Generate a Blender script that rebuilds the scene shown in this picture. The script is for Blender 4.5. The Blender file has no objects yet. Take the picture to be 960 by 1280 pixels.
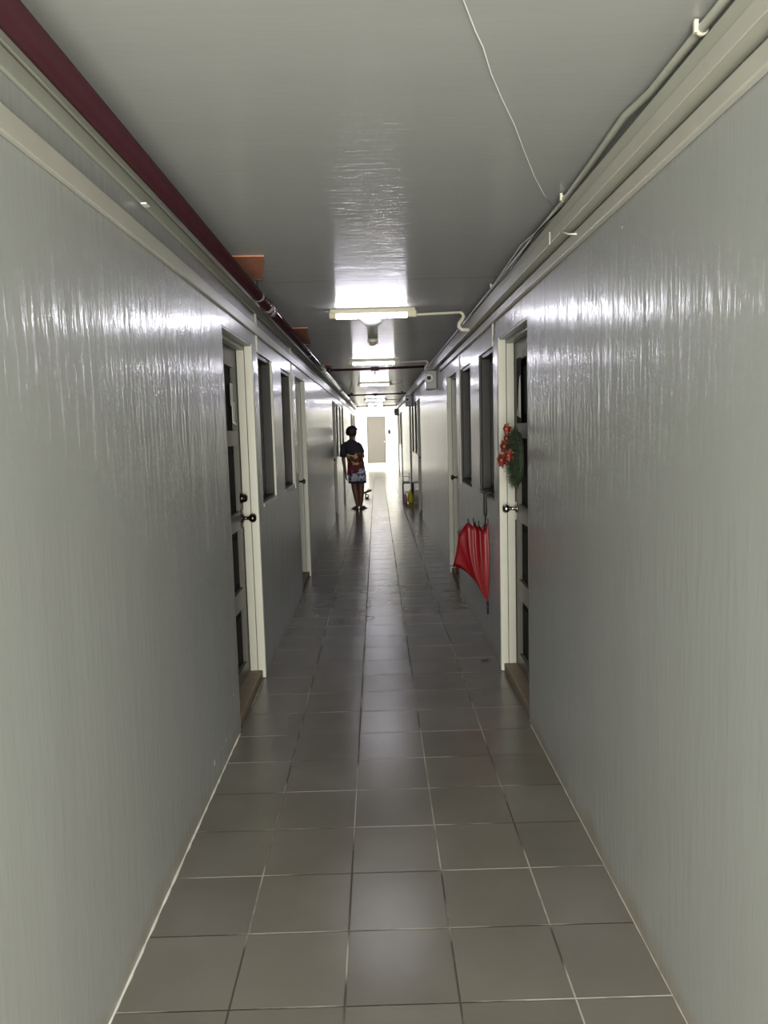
import bpy, bmesh, math, random
from mathutils import Vector, Matrix
random.seed(7)
S = bpy.context.scene
COL = S.collection
PI = math.pi

# ---------------------------------------------------------------- camera
H = 1.481
pit, yaw, rol = 0.106169, 0.007008, -0.0266856
cp, sp, cy, sy, cr, sr = math.cos(pit), math.sin(pit), math.cos(yaw), math.sin(yaw), math.cos(rol), math.sin(rol)
F = Vector((sy*cp, cy*cp, -sp)); R0 = Vector((cy, -sy, 0)); U0 = R0.cross(F)
Rv = cr*R0 + sr*U0; Uv = -sr*R0 + cr*U0
cam = bpy.data.cameras.new('camera'); co = bpy.data.objects.new('camera', cam); COL.objects.link(co)
M = Matrix((Rv, Uv, -F)).transposed().to_4x4(); M.translation = Vector((0, 0, H)); co.matrix_world = M
cam.sensor_fit = 'HORIZONTAL'; cam.sensor_width = 36; cam.lens = 958.6/960*36; cam.clip_start = .05; cam.clip_end = 200
S.camera = co
# ---------------------------------------------------------------- world, daylight, exposure
w = bpy.data.worlds.new('sky'); S.world = w; w.use_nodes = True
nt = w.node_tree; bg = nt.nodes['Background']
sky = nt.nodes.new('ShaderNodeTexSky'); sky.sky_type = 'NISHITA'; sky.sun_disc = False; sky.sun_elevation = math.radians(50)
nt.links.new(sky.outputs[0], bg.inputs[0]); bg.inputs[1].default_value = .15
S.view_settings.view_transform = 'Standard'; S.view_settings.look = 'None'; S.view_settings.gamma = 1
S.view_settings.use_curve_mapping = False; S.view_settings.exposure = 0.0

def area(name, loc, dirv, sx, sy_, power, color):
    l = bpy.data.lights.new(name, 'AREA'); l.shape = 'RECTANGLE'; l.size = sx; l.size_y = sy_; l.energy = power; l.color = color
    o = bpy.data.objects.new(name, l); COL.objects.link(o); o.location = loc
    o.rotation_euler = Vector(dirv).to_track_quat('-Z', 'Y').to_euler(); return o
CE = 2.321            # corridor ceiling
XL, XR = -.72, .73
NEAR, CEND, FAR = -1.6, 28.0, 33.0
area('daylight_near_end', (0, NEAR-.05, 1.2), (0, 1, 0), 1.4, 2.2, 310, (1, .995, .87))
area('daylight_lobby_left', (-2.55, 30.6, 1.5), (1, .25, 0), 4.2, 2.0, 360, (1, .98, .93))
area('daylight_lobby_right', (2.55, 30.6, 1.5), (-1, .25, 0), 4.2, 2.0, 360, (1, .98, .93))

# ---------------------------------------------------------------- materials
def newmat(name):
    m = bpy.data.materials.new(name); m.use_nodes = True
    return m, m.node_tree, m.node_tree.nodes['Principled BSDF']
def N(t, kind, **kw):
    n = t.nodes.new(kind)
    for k, v in kw.items(): setattr(n, k, v)
    return n
def simple(name, col, rough=.5, metal=0, spec=.5, emit=0, bump=0, bscale=60, vary=.0):
    m, t, b = newmat(name)
    b.inputs['Base Color'].default_value = (*col, 1); b.inputs['Roughness'].default_value = rough
    b.inputs['Metallic'].default_value = metal; b.inputs['Specular IOR Level'].default_value = spec
    if emit:
        b.inputs['Emission Color'].default_value = (.89, .87, 1, 1); b.inputs['Emission Strength'].default_value = emit
    if bump or vary:
        tc = N(t, 'ShaderNodeTexCoord'); no = N(t, 'ShaderNodeTexNoise'); no.inputs['Scale'].default_value = bscale
        no.inputs['Detail'].default_value = 4
        t.links.new(tc.outputs['Object'], no.inputs['Vector'])
        if bump:
            bp = N(t, 'ShaderNodeBump'); bp.inputs['Strength'].default_value = bump; bp.inputs['Distance'].default_value = .01
            t.links.new(no.outputs[0], bp.inputs['Height']); t.links.new(bp.outputs[0], b.inputs['Normal'])
        if vary:
            rp = N(t, 'ShaderNodeMapRange'); rp.inputs['To Min'].default_value = 1-vary; rp.inputs['To Max'].default_value = 1+vary
            mx = N(t, 'ShaderNodeVectorMath', operation='SCALE'); mx.inputs[0].default_value = col
            t.links.new(no.outputs[0], rp.inputs[0]); t.links.new(rp.outputs[0], mx.inputs['Scale']); t.links.new(mx.outputs[0], b.inputs['Base Color'])
    return m
def brushed(name, col, rough, bump_s, sc_fine, sc_big, spots=(), base_dirt=False, seam=False, coarse=.5, coat=.85):
    """enamel paint laid on with a brush: anisotropic noise bump"""
    m, t, b = newmat(name); L = t.links.new
    tc = N(t, 'ShaderNodeTexCoord')
    mp = N(t, 'ShaderNodeMapping'); mp.inputs['Scale'].default_value = sc_fine; L(tc.outputs['Object'], mp.inputs[0])
    n1 = N(t, 'ShaderNodeTexNoise'); n1.inputs['Scale'].default_value = 1; n1.inputs['Detail'].default_value = 3; L(mp.outputs[0], n1.inputs['Vector'])
    mp2 = N(t, 'ShaderNodeMapping'); mp2.inputs['Scale'].default_value = sc_big; L(tc.outputs['Object'], mp2.inputs[0])
    n2 = N(t, 'ShaderNodeTexNoise'); n2.inputs['Scale'].default_value = 1; n2.inputs['Detail'].default_value = 5; L(mp2.outputs[0], n2.inputs['Vector'])
    ad = N(t, 'ShaderNodeMath', operation='MULTIPLY_ADD'); ad.inputs[1].default_value = coarse; L(n2.outputs[0], ad.inputs[0]); L(n1.outputs[0], ad.inputs[2])
    bp = N(t, 'ShaderNodeBump'); bp.inputs['Strength'].default_value = bump_s; bp.inputs['Distance'].default_value = .01
    L(ad.outputs[0], bp.inputs['Height']); L(bp.outputs[0], b.inputs['Coat Normal'])
    b.inputs['Coat Weight'].default_value = coat; b.inputs['Coat IOR'].default_value = 1.5; b.inputs['Specular IOR Level'].default_value = .25; b.inputs['Roughness'].default_value = .5
    rr = N(t, 'ShaderNodeMapRange'); rr.inputs['From Min'].default_value = .3; rr.inputs['From Max'].default_value = .7
    rr.inputs['To Min'].default_value = rough*.9; rr.inputs['To Max'].default_value = rough*1.12; L(n2.outputs[0], rr.inputs[0]); L(rr.outputs[0], b.inputs['Coat Roughness'])
    cv = N(t, 'ShaderNodeMapRange'); cv.inputs['To Min'].default_value = .95; cv.inputs['To Max'].default_value = 1.05; L(n2.outputs[0], cv.inputs[0])
    sc = N(t, 'ShaderNodeVectorMath', operation='SCALE'); sc.inputs[0].default_value = col; L(cv.outputs[0], sc.inputs['Scale'])
    out = sc.outputs[0]
    nn = N(t, 'ShaderNodeTexNoise'); nn.inputs['Scale'].default_value = 45; L(tc.outputs['Object'], nn.inputs['Vector'])
    mask = None
    for (px, py, pz, r) in spots:      # flaked paint: small irregular chips
        d = N(t, 'ShaderNodeVectorMath', operation='DISTANCE'); d.inputs[1].default_value = (px, py, pz); L(tc.outputs['Object'], d.inputs[0])
        a = N(t, 'ShaderNodeMath', operation='MULTIPLY_ADD'); a.inputs[1].default_value = .05; L(nn.outputs[0], a.inputs[0]); L(d.outputs['Value'], a.inputs[2])
        lt = N(t, 'ShaderNodeMath', operation='LESS_THAN'); lt.inputs[1].default_value = r+.02; L(a.outputs[0], lt.inputs[0])
        if mask is None: mask = lt.outputs[0]
        else:
            mxx = N(t, 'ShaderNodeMath', operation='MAXIMUM'); L(mask, mxx.inputs[0]); L(lt.outputs[0], mxx.inputs[1]); mask = mxx.outputs[0]
    def mixc(fac, c):
        nonlocal out
        mx = N(t, 'ShaderNodeMix', data_type='RGBA'); L(fac, mx.inputs[0]); L(out, mx.inputs[6]); mx.inputs[7].default_value = (*c, 1); out = mx.outputs[2]
    if base_dirt:                      # scuffed dirt line along the floor
        sx = N(t, 'ShaderNodeSeparateXYZ'); L(tc.outputs['Object'], sx.inputs[0])
        n3 = N(t, 'ShaderNodeTexNoise'); n3.inputs['Scale'].default_value = 5; n3.inputs['Detail'].default_value = 6; L(tc.outputs['Object'], n3.inputs['Vector'])
        q = N(t, 'ShaderNodeMath', operation='MULTIPLY'); q.inputs[1].default_value = .16; L(n3.outputs[0], q.inputs[0])
        s2 = N(t, 'ShaderNodeMath', operation='SUBTRACT'); L(q.outputs[0], s2.inputs[0]); L(sx.outputs[2], s2.inputs[1])
        mr = N(t, 'ShaderNodeMapRange'); mr.inputs['From Min'].default_value = .0; mr.inputs['From Max'].default_value = .07; mr.inputs['To Max'].default_value = .75
        L(s2.outputs[0], mr.inputs[0]); mixc(mr.outputs[0], (.25, .2, .155))
    if mask is not None: mixc(mask, (.75, .75, .72))
    if seam:                           # joints between the ceiling sheets
        sx = N(t, 'ShaderNodeSeparateXYZ'); L(tc.outputs['Object'], sx.inputs[0])
        a = N(t, 'ShaderNodeMath', operation='SUBTRACT'); a.inputs[1].default_value = 4.42; L(sx.outputs[1], a.inputs[0])
        d = N(t, 'ShaderNodeMath', operation='PINGPONG'); d.inputs[1].default_value = 1.22; L(a.outputs[0], d.inputs[0])
        lt = N(t, 'ShaderNodeMath', operation='LESS_THAN'); lt.inputs[1].default_value = .006; L(d.outputs[0], lt.inputs[0]); g4 = N(t, 'ShaderNodeMath', operation='GREATER_THAN'); g4.inputs[1].default_value = 4; L(sx.outputs[1], g4.inputs[0]); l4 = N(t, 'ShaderNodeMath', operation='MULTIPLY'); L(lt.outputs[0], l4.inputs[0]); L(g4.outputs[0], l4.inputs[1]); lt = l4; mixc(lt.outputs[0], (.14, .14, .14))
        hh = N(t, 'ShaderNodeMath', operation='MULTIPLY_ADD'); hh.inputs[1].default_value = -.6; L(lt.outputs[0], hh.inputs[0]); L(ad.outputs[0], hh.inputs[2]); L(hh.outputs[0], bp.inputs['Height'])
    L(out, b.inputs['Base Color'])
    return m
WCOL = (.305, .31, .302)
M = {}
spL = [(XL, 1.80, .829, .004), (XL, 3.36, .075, .012), (XL, 3.355, .1, .008), (XL, 3.11, .105, .015), (XL, 3.115, .13, .008), (XL, 3.26, .11, .004), (XL, 3.575, .24, .007), (XL, 3.48, .26, .008), (XL, 3.5, .235, .004)]
spR = [(XR, 2.30, 2.05, .006), (XR, 2.18, 2.01, .004)]
M['wall_l'] = brushed('wall_paint_left', WCOL, .20, .42, (45, 40, 6.0), (6, 8, 1.2), spL, True, coarse=1.3)
M['wall_r'] = brushed('wall_paint_right', WCOL, .20, .42, (45, 40, 6.0), (6, 8, 1.2), spR, True, coarse=1.3)
M['ceil'] = brushed('ceiling_paint', (.32, .32, .315), .17, .34, (9, 46, 20), (1.2, 9, 5), coarse=.7, seam=True, coat=.38)
M['lobby'] = simple('lobby_white', (.78, .77, .73), .6)
M['cream'] = simple('cream_frame', (.46, .445, .395), .4, vary=.06, bscale=14)
M['head'] = simple('grey_frame_head', (.34, .34, .32), .4)
M['trunk'] = simple('trunking_cream', (.36, .36, .31), .38, vary=.10, bscale=9)
M['trunk2'] = simple('trunking_pinkish', (.40, .385, .345), .38, vary=.12, bscale=7)
M['maroon'] = simple('maroon_gloss', (.026, .007, .010), .24, spec=.35, vary=.15, bscale=8)
M['dark'] = simple('dark_metal', (.02, .017, .018), .4)
M['darkframe'] = simple('dark_window_aluminium', (.016, .014, .014), .4, spec=.25)
M['glass'] = simple('dark_tinted_glass', (.010, .010, .012), .10, spec=.25)
M['leaf'] = simple('door_stile_paint', (.115, .108, .10), .4, vary=.1, bscale=12)
M['panel'] = simple('door_panel_dark', (.008, .006, .006), .7, spec=.08)
M['wood'] = simple('worn_threshold_wood', (.20, .15, .105), .6, vary=.25, bscale=18, bump=.2)
M['bronze'] = simple('dark_bronze', (.08, .065, .05), .22, metal=1)
M['chrome'] = simple('dull_chrome', (.35, .33, .31), .18, metal=1)
M['tube'] = simple('lit_tube', (1, 1, 1), .4, emit=62)
M['fixture'] = simple('fixture_cream', (.50, .46, .34), .4)
M['pvc'] = simple('pvc_cream', (.62, .59, .48), .4)
M['white'] = simple('white_plastic', (.75, .75, .72), .35)
M['beige'] = simple('beige_plastic', (.42, .38, .30), .45)
M['rust'] = simple('rusty_primer', (.44, .17, .10), .6, vary=.5, bscale=14, bump=.3)
M['red'] = simple('red_nylon', (.15, .003, .006), .42, spec=.35, bump=.15, bscale=30)
M['black'] = simple('black_plastic', (.006, .006, .006), .4, spec=.25)
M['pine'] = simple('pine_green', (.026, .042, .02), .8, vary=.5, bscale=40)
M['poin'] = simple('poinsettia_red', (.15, .008, .008), .5, spec=.3)
M['gold'] = simple('gold_trim', (.45, .30, .14), .3, metal=.7)
M['skin'] = simple('brown_skin', (.17, .075, .045), .5)
M['hair'] = simple('black_hair', (.012, .011, .010), .5, bump=.6, bscale=90)
M['navy'] = simple('navy_cloth', (.025, .025, .04), .8)
M['paper'] = simple('paper', (.62, .62, .58), .6, vary=.1, bscale=20)
M['grey'] = simple('grey_metal_box', (.30, .30, .30), .35)
M['yellow'] = simple('yellow_plastic_bag', (.60, .52, .03), .4, bump=.5, bscale=25, vary=.3)
M['pink'] = simple('pink_bag', (.42, .22, .24), .5, bump=.4, bscale=25, vary=.3)
M['enddoor'] = simple('end_door_beige', (.09, .082, .070), .3)
M['shoe'] = simple('dark_sandal', (.03, .018, .018), .5)
M['darkred'] = simple('dark_red_cloth', (.16, .015, .015), .6)

def tile_mat(name, c1, c2, groutd, groutl, size, x0, y0, rough, g=.0032):
    m, t, b = newmat(name); L = t.links.new
    tc = N(t, 'ShaderNodeTexCoord'); sx = N(t, 'ShaderNodeSeparateXYZ'); L(tc.outputs['Object'], sx.inputs[0])
    lines = []; cells = []
    for k, o in ((0, x0), (1, y0)):
        a = N(t, 'ShaderNodeMath', operation='SUBTRACT'); a.inputs[1].default_value = o; L(sx.outputs[k], a.inputs[0])
        d = N(t, 'ShaderNodeMath', operation='DIVIDE'); d.inputs[1].default_value = size; L(a.outputs[0], d.inputs[0])
        fl = N(t, 'ShaderNodeMath', operation='FLOOR'); L(d.outputs[0], fl.inputs[0]); cells.append(fl.outputs[0])
        pp = N(t, 'ShaderNodeMath', operation='PINGPONG'); pp.inputs[1].default_value = .5; L(d.outputs[0], pp.inputs[0])
        lines.append(pp.outputs[0])
    mn = N(t, 'ShaderNodeMath', operation='MINIMUM'); L(lines[0], mn.inputs[0]); L(lines[1], mn.inputs[1])
    mr = N(t, 'ShaderNodeMapRange'); mr.inputs['From Min'].default_value = g*.5/size; mr.inputs['From Max'].default_value = g*1.1/size
    mr.inputs['To Min'].default_value = 1; mr.inputs['To Max'].default_value = 0; L(mn.outputs[0], mr.inputs[0])
    cb = N(t, 'ShaderNodeCombineXYZ'); L(cells[0], cb.inputs[0]); L(cells[1], cb.inputs[1])
    wn = N(t, 'ShaderNodeTexWhiteNoise'); wn.noise_dimensions = '2D'; L(cb.outputs[0], wn.inputs['Vector'])
    nz = N(t, 'ShaderNodeTexNoise'); nz.inputs['Scale'].default_value = 3.0; nz.inputs['Detail'].default_value = 6; L(tc.outputs['Object'], nz.inputs['Vector'])
    hm = N(t, 'ShaderNodeMath', operation='MULTIPLY_ADD'); hm.inputs[1].default_value = .3; L(wn.outputs[0], hm.inputs[0]); L(nz.outputs[0], hm.inputs[2])
    hr = N(t, 'ShaderNodeMapRange'); hr.inputs['From Min'].default_value = .35; hr.inputs['From Max'].default_value = 1.0; L(hm.outputs[0], hr.inputs[0])
    mx = N(t, 'ShaderNodeMix', data_type='RGBA'); mx.inputs[6].default_value = (*c1, 1); mx.inputs[7].default_value = (*c2, 1); L(hr.outputs[0], mx.inputs[0])
    gn = N(t, 'ShaderNodeTexNoise'); gn.inputs['Scale'].default_value = 2.3; gn.inputs['Detail'].default_value = 5; L(tc.outputs['Object'], gn.inputs['Vector'])
    gr = N(t, 'ShaderNodeMapRange'); gr.inputs['From Min'].default_value = .46; gr.inputs['From Max'].default_value = .56; L(gn.outputs[0], gr.inputs[0])
    gm = N(t, 'ShaderNodeMix', data_type='RGBA'); gm.inputs[6].default_value = (*groutd, 1); gm.inputs[7].default_value = (*groutl, 1); L(gr.outputs[0], gm.inputs[0])
    fm = N(t, 'ShaderNodeMix', data_type='RGBA'); L(mr.outputs[0], fm.inputs[0]); L(mx.outputs[2], fm.inputs[6]); L(gm.outputs[2], fm.inputs[7])
    L(fm.outputs[2], b.inputs['Base Color'])
    b.inputs['Specular IOR Level'].default_value = .5
    ra = N(t, 'ShaderNodeMapRange'); ra.inputs['To Min'].default_value = rough*.85; ra.inputs['To Max'].default_value = rough*1.15; L(nz.outputs[0], ra.inputs[0])
    rm = N(t, 'ShaderNodeMath', operation='MULTIPLY_ADD'); rm.inputs[1].default_value = .5; L(mr.outputs[0], rm.inputs[0]); L(ra.outputs[0], rm.inputs[2]); L(rm.outputs[0], b.inputs['Roughness'])
    # grout recess, slight lippage between tiles and a gently rippled glaze
    h1 = N(t, 'ShaderNodeMath', operation='MULTIPLY'); h1.inputs[1].default_value = -.0012; L(mr.outputs[0], h1.inputs[0])
    n5 = N(t, 'ShaderNodeTexNoise'); n5.inputs['Scale'].default_value = 26; n5.inputs['Detail'].default_value = 2; L(tc.outputs['Object'], n5.inputs['Vector'])
    h2 = N(t, 'ShaderNodeMath', operation='MULTIPLY_ADD'); h2.inputs[1].default_value = .00028; L(n5.outputs[0], h2.inputs[0]); L(h1.outputs[0], h2.inputs[2])
    bp = N(t, 'ShaderNodeBump'); bp.inputs['Strength'].default_value = 1; bp.inputs['Distance'].default_value = 1; L(h2.outputs[0], bp.inputs['Height']); L(bp.outputs[0], b.inputs['Normal'])
    return m
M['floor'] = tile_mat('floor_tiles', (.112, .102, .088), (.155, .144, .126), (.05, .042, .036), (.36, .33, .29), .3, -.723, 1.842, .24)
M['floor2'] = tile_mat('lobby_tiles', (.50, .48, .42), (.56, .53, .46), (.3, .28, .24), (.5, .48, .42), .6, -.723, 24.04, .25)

# ---------------------------------------------------------------- mesh helpers
class MB:
    def __init__(s): s.b = bmesh.new()
    def box(s, x0, x1, y0, y1, z0, z1, bev=0, m=0):
        if x0 > x1: x0, x1 = x1, x0
        if y0 > y1: y0, y1 = y1, y0
        v = [s.b.verts.new((x, y, z)) for x in (x0, x1) for y in (y0, y1) for z in (z0, z1)]
        fs = [s.b.faces.new([v[i] for i in q]) for q in ((0, 1, 3, 2), (4, 6, 7, 5), (0, 4, 5, 1), (2, 3, 7, 6), (0, 2, 6, 4), (1, 5, 7, 3))]
        for f in fs: f.material_index = m
        if bev:
            es = {e for f in fs for e in f.edges}
            bmesh.ops.bevel(s.b, geom=list(es), offset=bev, segments=2, profile=.5, affect='EDGES')
        return s
    def tube(s, pts, r, seg=10, cap=True, m=0, smooth=True):
        pts = [Vector(p) for p in pts]; rs = r if isinstance(r, (list, tuple)) else [r]*len(pts); rings = []
        n = None
        for i, p in enumerate(pts):
            d = (pts[min(i+1, len(pts)-1)] - pts[max(i-1, 0)]).normalized()
            if n is None: n = d.orthogonal().normalized()
            else: n = (n - d*n.dot(d)).normalized()
            bi = d.cross(n)
            rings.append([s.b.verts.new(p + (n*math.cos(2*PI*k/seg) + bi*math.sin(2*PI*k/seg))*rs[i]) for k in range(seg)])
        for a, c in zip(rings, rings[1:]):
            for k in range(seg):
                f = s.b.faces.new((a[k], a[(k+1) % seg], c[(k+1) % seg], c[k])); f.smooth = smooth; f.material_index = m
        if cap:
            for q in (rings[0], rings[-1]):
                f = s.b.faces.new(q); f.material_index = m
        return s
    def lathe(s, prof, c, axis='z', seg=20, m=0, sc=(1, 1)):
        """prof: (radius, height) pairs"""
        rings = []
        for r, h in prof:
            ring = []
            for k in range(seg):
                a = 2*PI*k/seg; u, v = r*math.cos(a)*sc[0], r*math.sin(a)*sc[1]
                p = {'z': (u, v, h), 'x': (h, u, v), 'y': (u, h, v)}[axis]
                ring.append(s.b.verts.new((c[0]+p[0], c[1]+p[1], c[2]+p[2])))
            rings.append(ring)
        for a, d in zip(rings, rings[1:]):
            for k in range(seg):
                f = s.b.faces.new((a[k], a[(k+1) % seg], d[(k+1) % seg], d[k])); f.smooth = True; f.material_index = m
        for q in (rings[0], rings[-1]): s.b.faces.new(q).material_index = m
        return s
    def ball(s, c, r, sc=(1, 1, 1), seg=16, m=0):
        mat = Matrix.Translation(Vector(c)) @ Matrix.Diagonal((*[r*k for k in sc], 1))
        g = bmesh.ops.create_uvsphere(s.b, u_segments=seg, v_segments=max(6, seg//2+2), radius=1, matrix=mat)
        for v in g['verts']:
            for f in v.link_faces: f.smooth = True; f.material_index = m
        return s
    def prism(s, poly, z0, z1, m=0):
        a = [s.b.verts.new((x, y, z0)) for x, y in poly]; c = [s.b.verts.new((x, y, z1)) for x, y in poly]
        n = len(poly); s.b.faces.new(a); s.b.faces.new(c)
        for k in range(n): s.b.faces.new((a[k], a[(k+1) % n], c[(k+1) % n], c[k]))
        return s
    def loft(s, rings, cap=True, m=0, closed=True):
        R = [[s.b.verts.new(p) for p in r] for r in rings]; n = len(R[0])
        for a, c in zip(R, R[1:]):
            for k in range(n if closed else n-1):
                f = s.b.faces.new((a[k], a[(k+1) % n], c[(k+1) % n], c[k])); f.smooth = True; f.material_index = m
        if cap:
            for q in (R[0], R[-1]): s.b.faces.new(q)
        return s
def obj(name, mb, mat, parent=None, loc=(0, 0, 0), recalc=True):
    base = Vector(parent['_w']) if parent is not None else Vector(loc)
    if recalc: bmesh.ops.recalc_face_normals(mb.b, faces=mb.b.faces)
    for v in mb.b.verts: v.co -= base
    me = bpy.data.meshes.new(name); mb.b.to_mesh(me); mb.b.free()
    for mm in (mat if isinstance(mat, (list, tuple)) else [mat]): me.materials.append(mm)
    o = bpy.data.objects.new(name, me); COL.objects.link(o)
    if parent is not None:
        o.parent = parent['_o']
    else: o.location = base
    return o
def kid(name, mb, mat, po, base, label=None):
    """sub-part of a mesh part; base = world position of the part's origin"""
    for v in mb.b.verts: v.co -= Vector(base)
    bmesh.ops.recalc_face_normals(mb.b, faces=mb.b.faces)
    me = bpy.data.meshes.new(name); mb.b.to_mesh(me); mb.b.free(); me.materials.append(mat)
    o = bpy.data.objects.new(name, me); COL.objects.link(o); o.parent = po
    if label: o['label'] = label
    return o
def tag(o, label, cat, group=None, kind=None):
    o['label'] = label; o['category'] = cat
    if group: o['group'] = group
    if kind: o['kind'] = kind
    return o
def thing(name, loc, label, cat, group=None, kind=None):
    e = bpy.data.objects.new(name, None); COL.objects.link(e); e.location = loc; e.empty_display_size = .1
    tag(e, label, cat, group, kind)
    return {'_o': e, '_w': tuple(loc)}
def struct(name, mb, mat, label, cat):
    return tag(obj(name, mb, mat), label, cat, None, 'structure')

# ---------------------------------------------------------------- shell
WT = .115
DOORS = [(3.71, 4.58), (7.0, 7.86), (12.75, 13.6), (16.05, 16.9), (21.8, 22.65), (25.1, 25.95)]
WINS = [(4.80, 5.43), (5.95, 6.62), (13.85, 14.5), (15.0, 15.67), (22.9, 23.53), (24.05, 24.7)]
DZ, WZ0, WZ1 = 2.0, 1.03, 1.978
def side_wall(s):
    X0 = XL if s < 0 else XR
    mb = MB(); ev = sorted([(a, b, 0) for a, b in DOORS] + [(a, b, 1) for a, b in WINS]); y = NEAR
    # one clean slab per piece, welded edge to edge
    def bx(y0, y1, z0, z1): mb.box(X0, X0+s*WT, y0, y1, z0, z1)
    for a, b, k in ev:
        bx(y, a, 0, CE+.05)
        bx(a, b, DZ if k == 0 else WZ1, CE+.05)
        if k: bx(a, b, 0, WZ0)
        y = b
    bx(y, CEND, 0, CE+.05)
    return mb
struct('wall_left', side_wall(-1), M['wall_l'], 'glossy grey painted corridor wall on the left, with doors and narrow windows', 'wall')
struct('wall_right', side_wall(1), M['wall_r'], 'glossy grey painted corridor wall on the right, behind the umbrella', 'wall')
struct('floor', MB().box(XL-.4, XR+.4, NEAR, 24.04, -.1, 0), M['floor'], 'grey glazed square floor tiles of the corridor', 'floor')
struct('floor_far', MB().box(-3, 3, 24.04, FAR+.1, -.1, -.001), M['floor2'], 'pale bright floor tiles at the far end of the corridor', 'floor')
struct('ceiling', MB().box(XL-.2, XR+.2, NEAR, CEND-.2, CE, CE+.1), M['ceil'], 'glossy grey painted corridor ceiling', 'ceiling')
lb = MB()
lb.box(-2.6, -.47, FAR, FAR+.15, 0, 2.8); lb.box(.45, 2.6, FAR, FAR+.15, 0, 2.8); lb.box(-.47, .45, FAR, FAR+.15, 2.13, 2.8)
struct('wall_end', lb, M['lobby'], 'bright white end wall around the far beige door', 'wall')
for s, nm in ((-1, 'wall_lobby_left'), (1, 'wall_lobby_right')):
    q = MB(); X = 2.6*s
    q.box(X, X+s*.12, CEND, FAR, 0, .45); q.box(X, X+s*.12, CEND, FAR, 2.55, 2.8); q.box(X, X+s*.12, CEND, CEND+.3, .45, 2.55); q.box(X, X+s*.12, FAR-.3, FAR, .45, 2.55)
    xx = XL if s < 0 else XR
    q.box(xx+s*WT, X+s*.12, CEND-.12, CEND, 0, 2.8)
    struct(nm, q, M['lobby'], 'white lobby wall with a wide window on the %s' % ('left' if s < 0 else 'right'), 'wall')
struct('ceiling_lobby', MB().box(-2.7, 2.7, CEND-.2, FAR+.1, 2.62, 2.72).box(XL-.2, XR+.2, CEND-.21, CEND-.19, CE+.1, 2.62), M['lobby'], 'white ceiling over the far lobby', 'ceiling')

# doors ------------------------------------------------------------
def door(n, s, a, b, label, near):
    X0 = XL if s < 0 else XR
    def X(u): return X0 + s*u
    t = thing('door_%d' % n, (X(.06), (a+b)/2, 0), label, 'door', None, 'structure')
    fr = MB(); hd = MB()
    th = .024
    fr.box(X(-.006), X(.040), b-th, b+.012, .0, DZ+.004, .003); fr.box(X(.001), X(.040), a, a+.014, .0, DZ, .003)
    hd.box(X(.001), X(.040), a+.014, b-th, DZ-.012, DZ, .002)
    fr.box(X(.042), X(.086), b-th-.006, b, .0, DZ, .002); fr.box(X(.042), X(.086), a, a+.024, .0, DZ, .002)
    hd.box(X(.042), X(.086), a+.024, b-th-.006, DZ-.034, DZ, .002)
    obj('frame', fr, M['cream'], t)
    obj('frame_head', hd, M['head'], t)
    obj('threshold', MB().box(X(.012), X(.13), a+th, b-th, 0, .048, .005), M['wood'], t)
    y0, y1, z0, z1 = a+.005, b-.002, .05, DZ-.01
    lf = MB(); sw = .105; cw = .09
    rows = [(.13, .47), (.58, .93), (1.03, 1.415), (1.50, 1.86)]
    ym = (y0+y1)/2
    for q0, q1 in ((y0, y0+sw), (ym-cw/2, ym+cw/2), (y1-sw, y1)): lf.box(X(.09), X(.128), q0, q1, z0, z1, .003)
    zz = [z0] + [v for r in rows for v in r] + [z1]
    for k in range(0, len(zz), 2):
        for q0, q1 in ((y0+sw, ym-cw/2), (ym+cw/2, y1-sw)): lf.box(X(.09), X(.128), q0-.001, q1+.001, zz[k], zz[k+1])
    leaf = obj('door_leaf', lf, M['leaf'], t)
    pn = MB()
    for r0, r1 in rows:
        for q0, q1 in ((y0+sw, ym-cw/2), (ym+cw/2, y1-sw)):
            pn.box(X(.112), X(.124), q0, q1, r0, r1)
            pn.box(X(.103), X(.114), q0+.045, q1-.045, r0+.045, r1-.045, .006, 0)
    obj('door_panel', pn, [M['panel'], M['leaf']], t)
    hy = b-.062
    if near:
        mt = M['bronze'] if s < 0 else M['chrome']
        k = MB().lathe([(.032, 0), (.034, .006), (.02, .012), (.011, .018), (.010, .040), (.018, .046), (.026, .056), (.027, .068), (.021, .08), (.008, .085)], (X(.09), hy, .985 if s < 0 else 1.0), 'x')
        for v in k.b.verts: v.co.x = X(.09) - s*(v.co.x-X(.09))
        k.box(X(.083), X(.09), hy-.025, hy+.02, .93, 1.04, .003)
        obj('door_knob', k, mt, t)
        if s < 0:
            k = MB().lathe([(.03, 0), (.031, .012), (.024, .02), (.022, .034), (.012, .04)], (X(.09), hy-.01, 1.105), 'x')
            for v in k.b.verts: v.co.x = X(.09) - s*(v.co.x-X(.09))
            obj('deadbolt', k, mt, t)
    else:
        k = MB().lathe([(.026, 0), (.012, .01), (.010, .04), (.026, .055), (.024, .07), (.008, .075)], (X(.09), hy, .985), 'x', 10)
        for v in k.b.verts: v.co.x = X(.09) - s*(v.co.x-X(.09))
        obj('door_knob', k, M['bronze'], t)
    return t
Ld = ['left door nearest the camera, dark panels, cream frame, bronze deadbolt above its knob', 'second left door, past the two nearest left windows', 'third left door, just before the standing person',
      'fourth left door, just beyond the standing person', 'fifth left door, deep down the corridor', 'last left door before the bright lobby']
Rd = ['right door nearest the camera, hung with a pine wreath, cream frame', 'second right door, past the red umbrella and two windows', 'third right door, before the black stool',
      'fourth right door, beside the black stool', 'fifth right door, deep down the corridor', 'last right door before the bright lobby']
n = 1
for s, lab in ((-1, Ld), (1, Rd)):
    for i, (a, b) in enumerate(DOORS):
        door(n, s, a, b, lab[i], i == 0); n += 1
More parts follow.
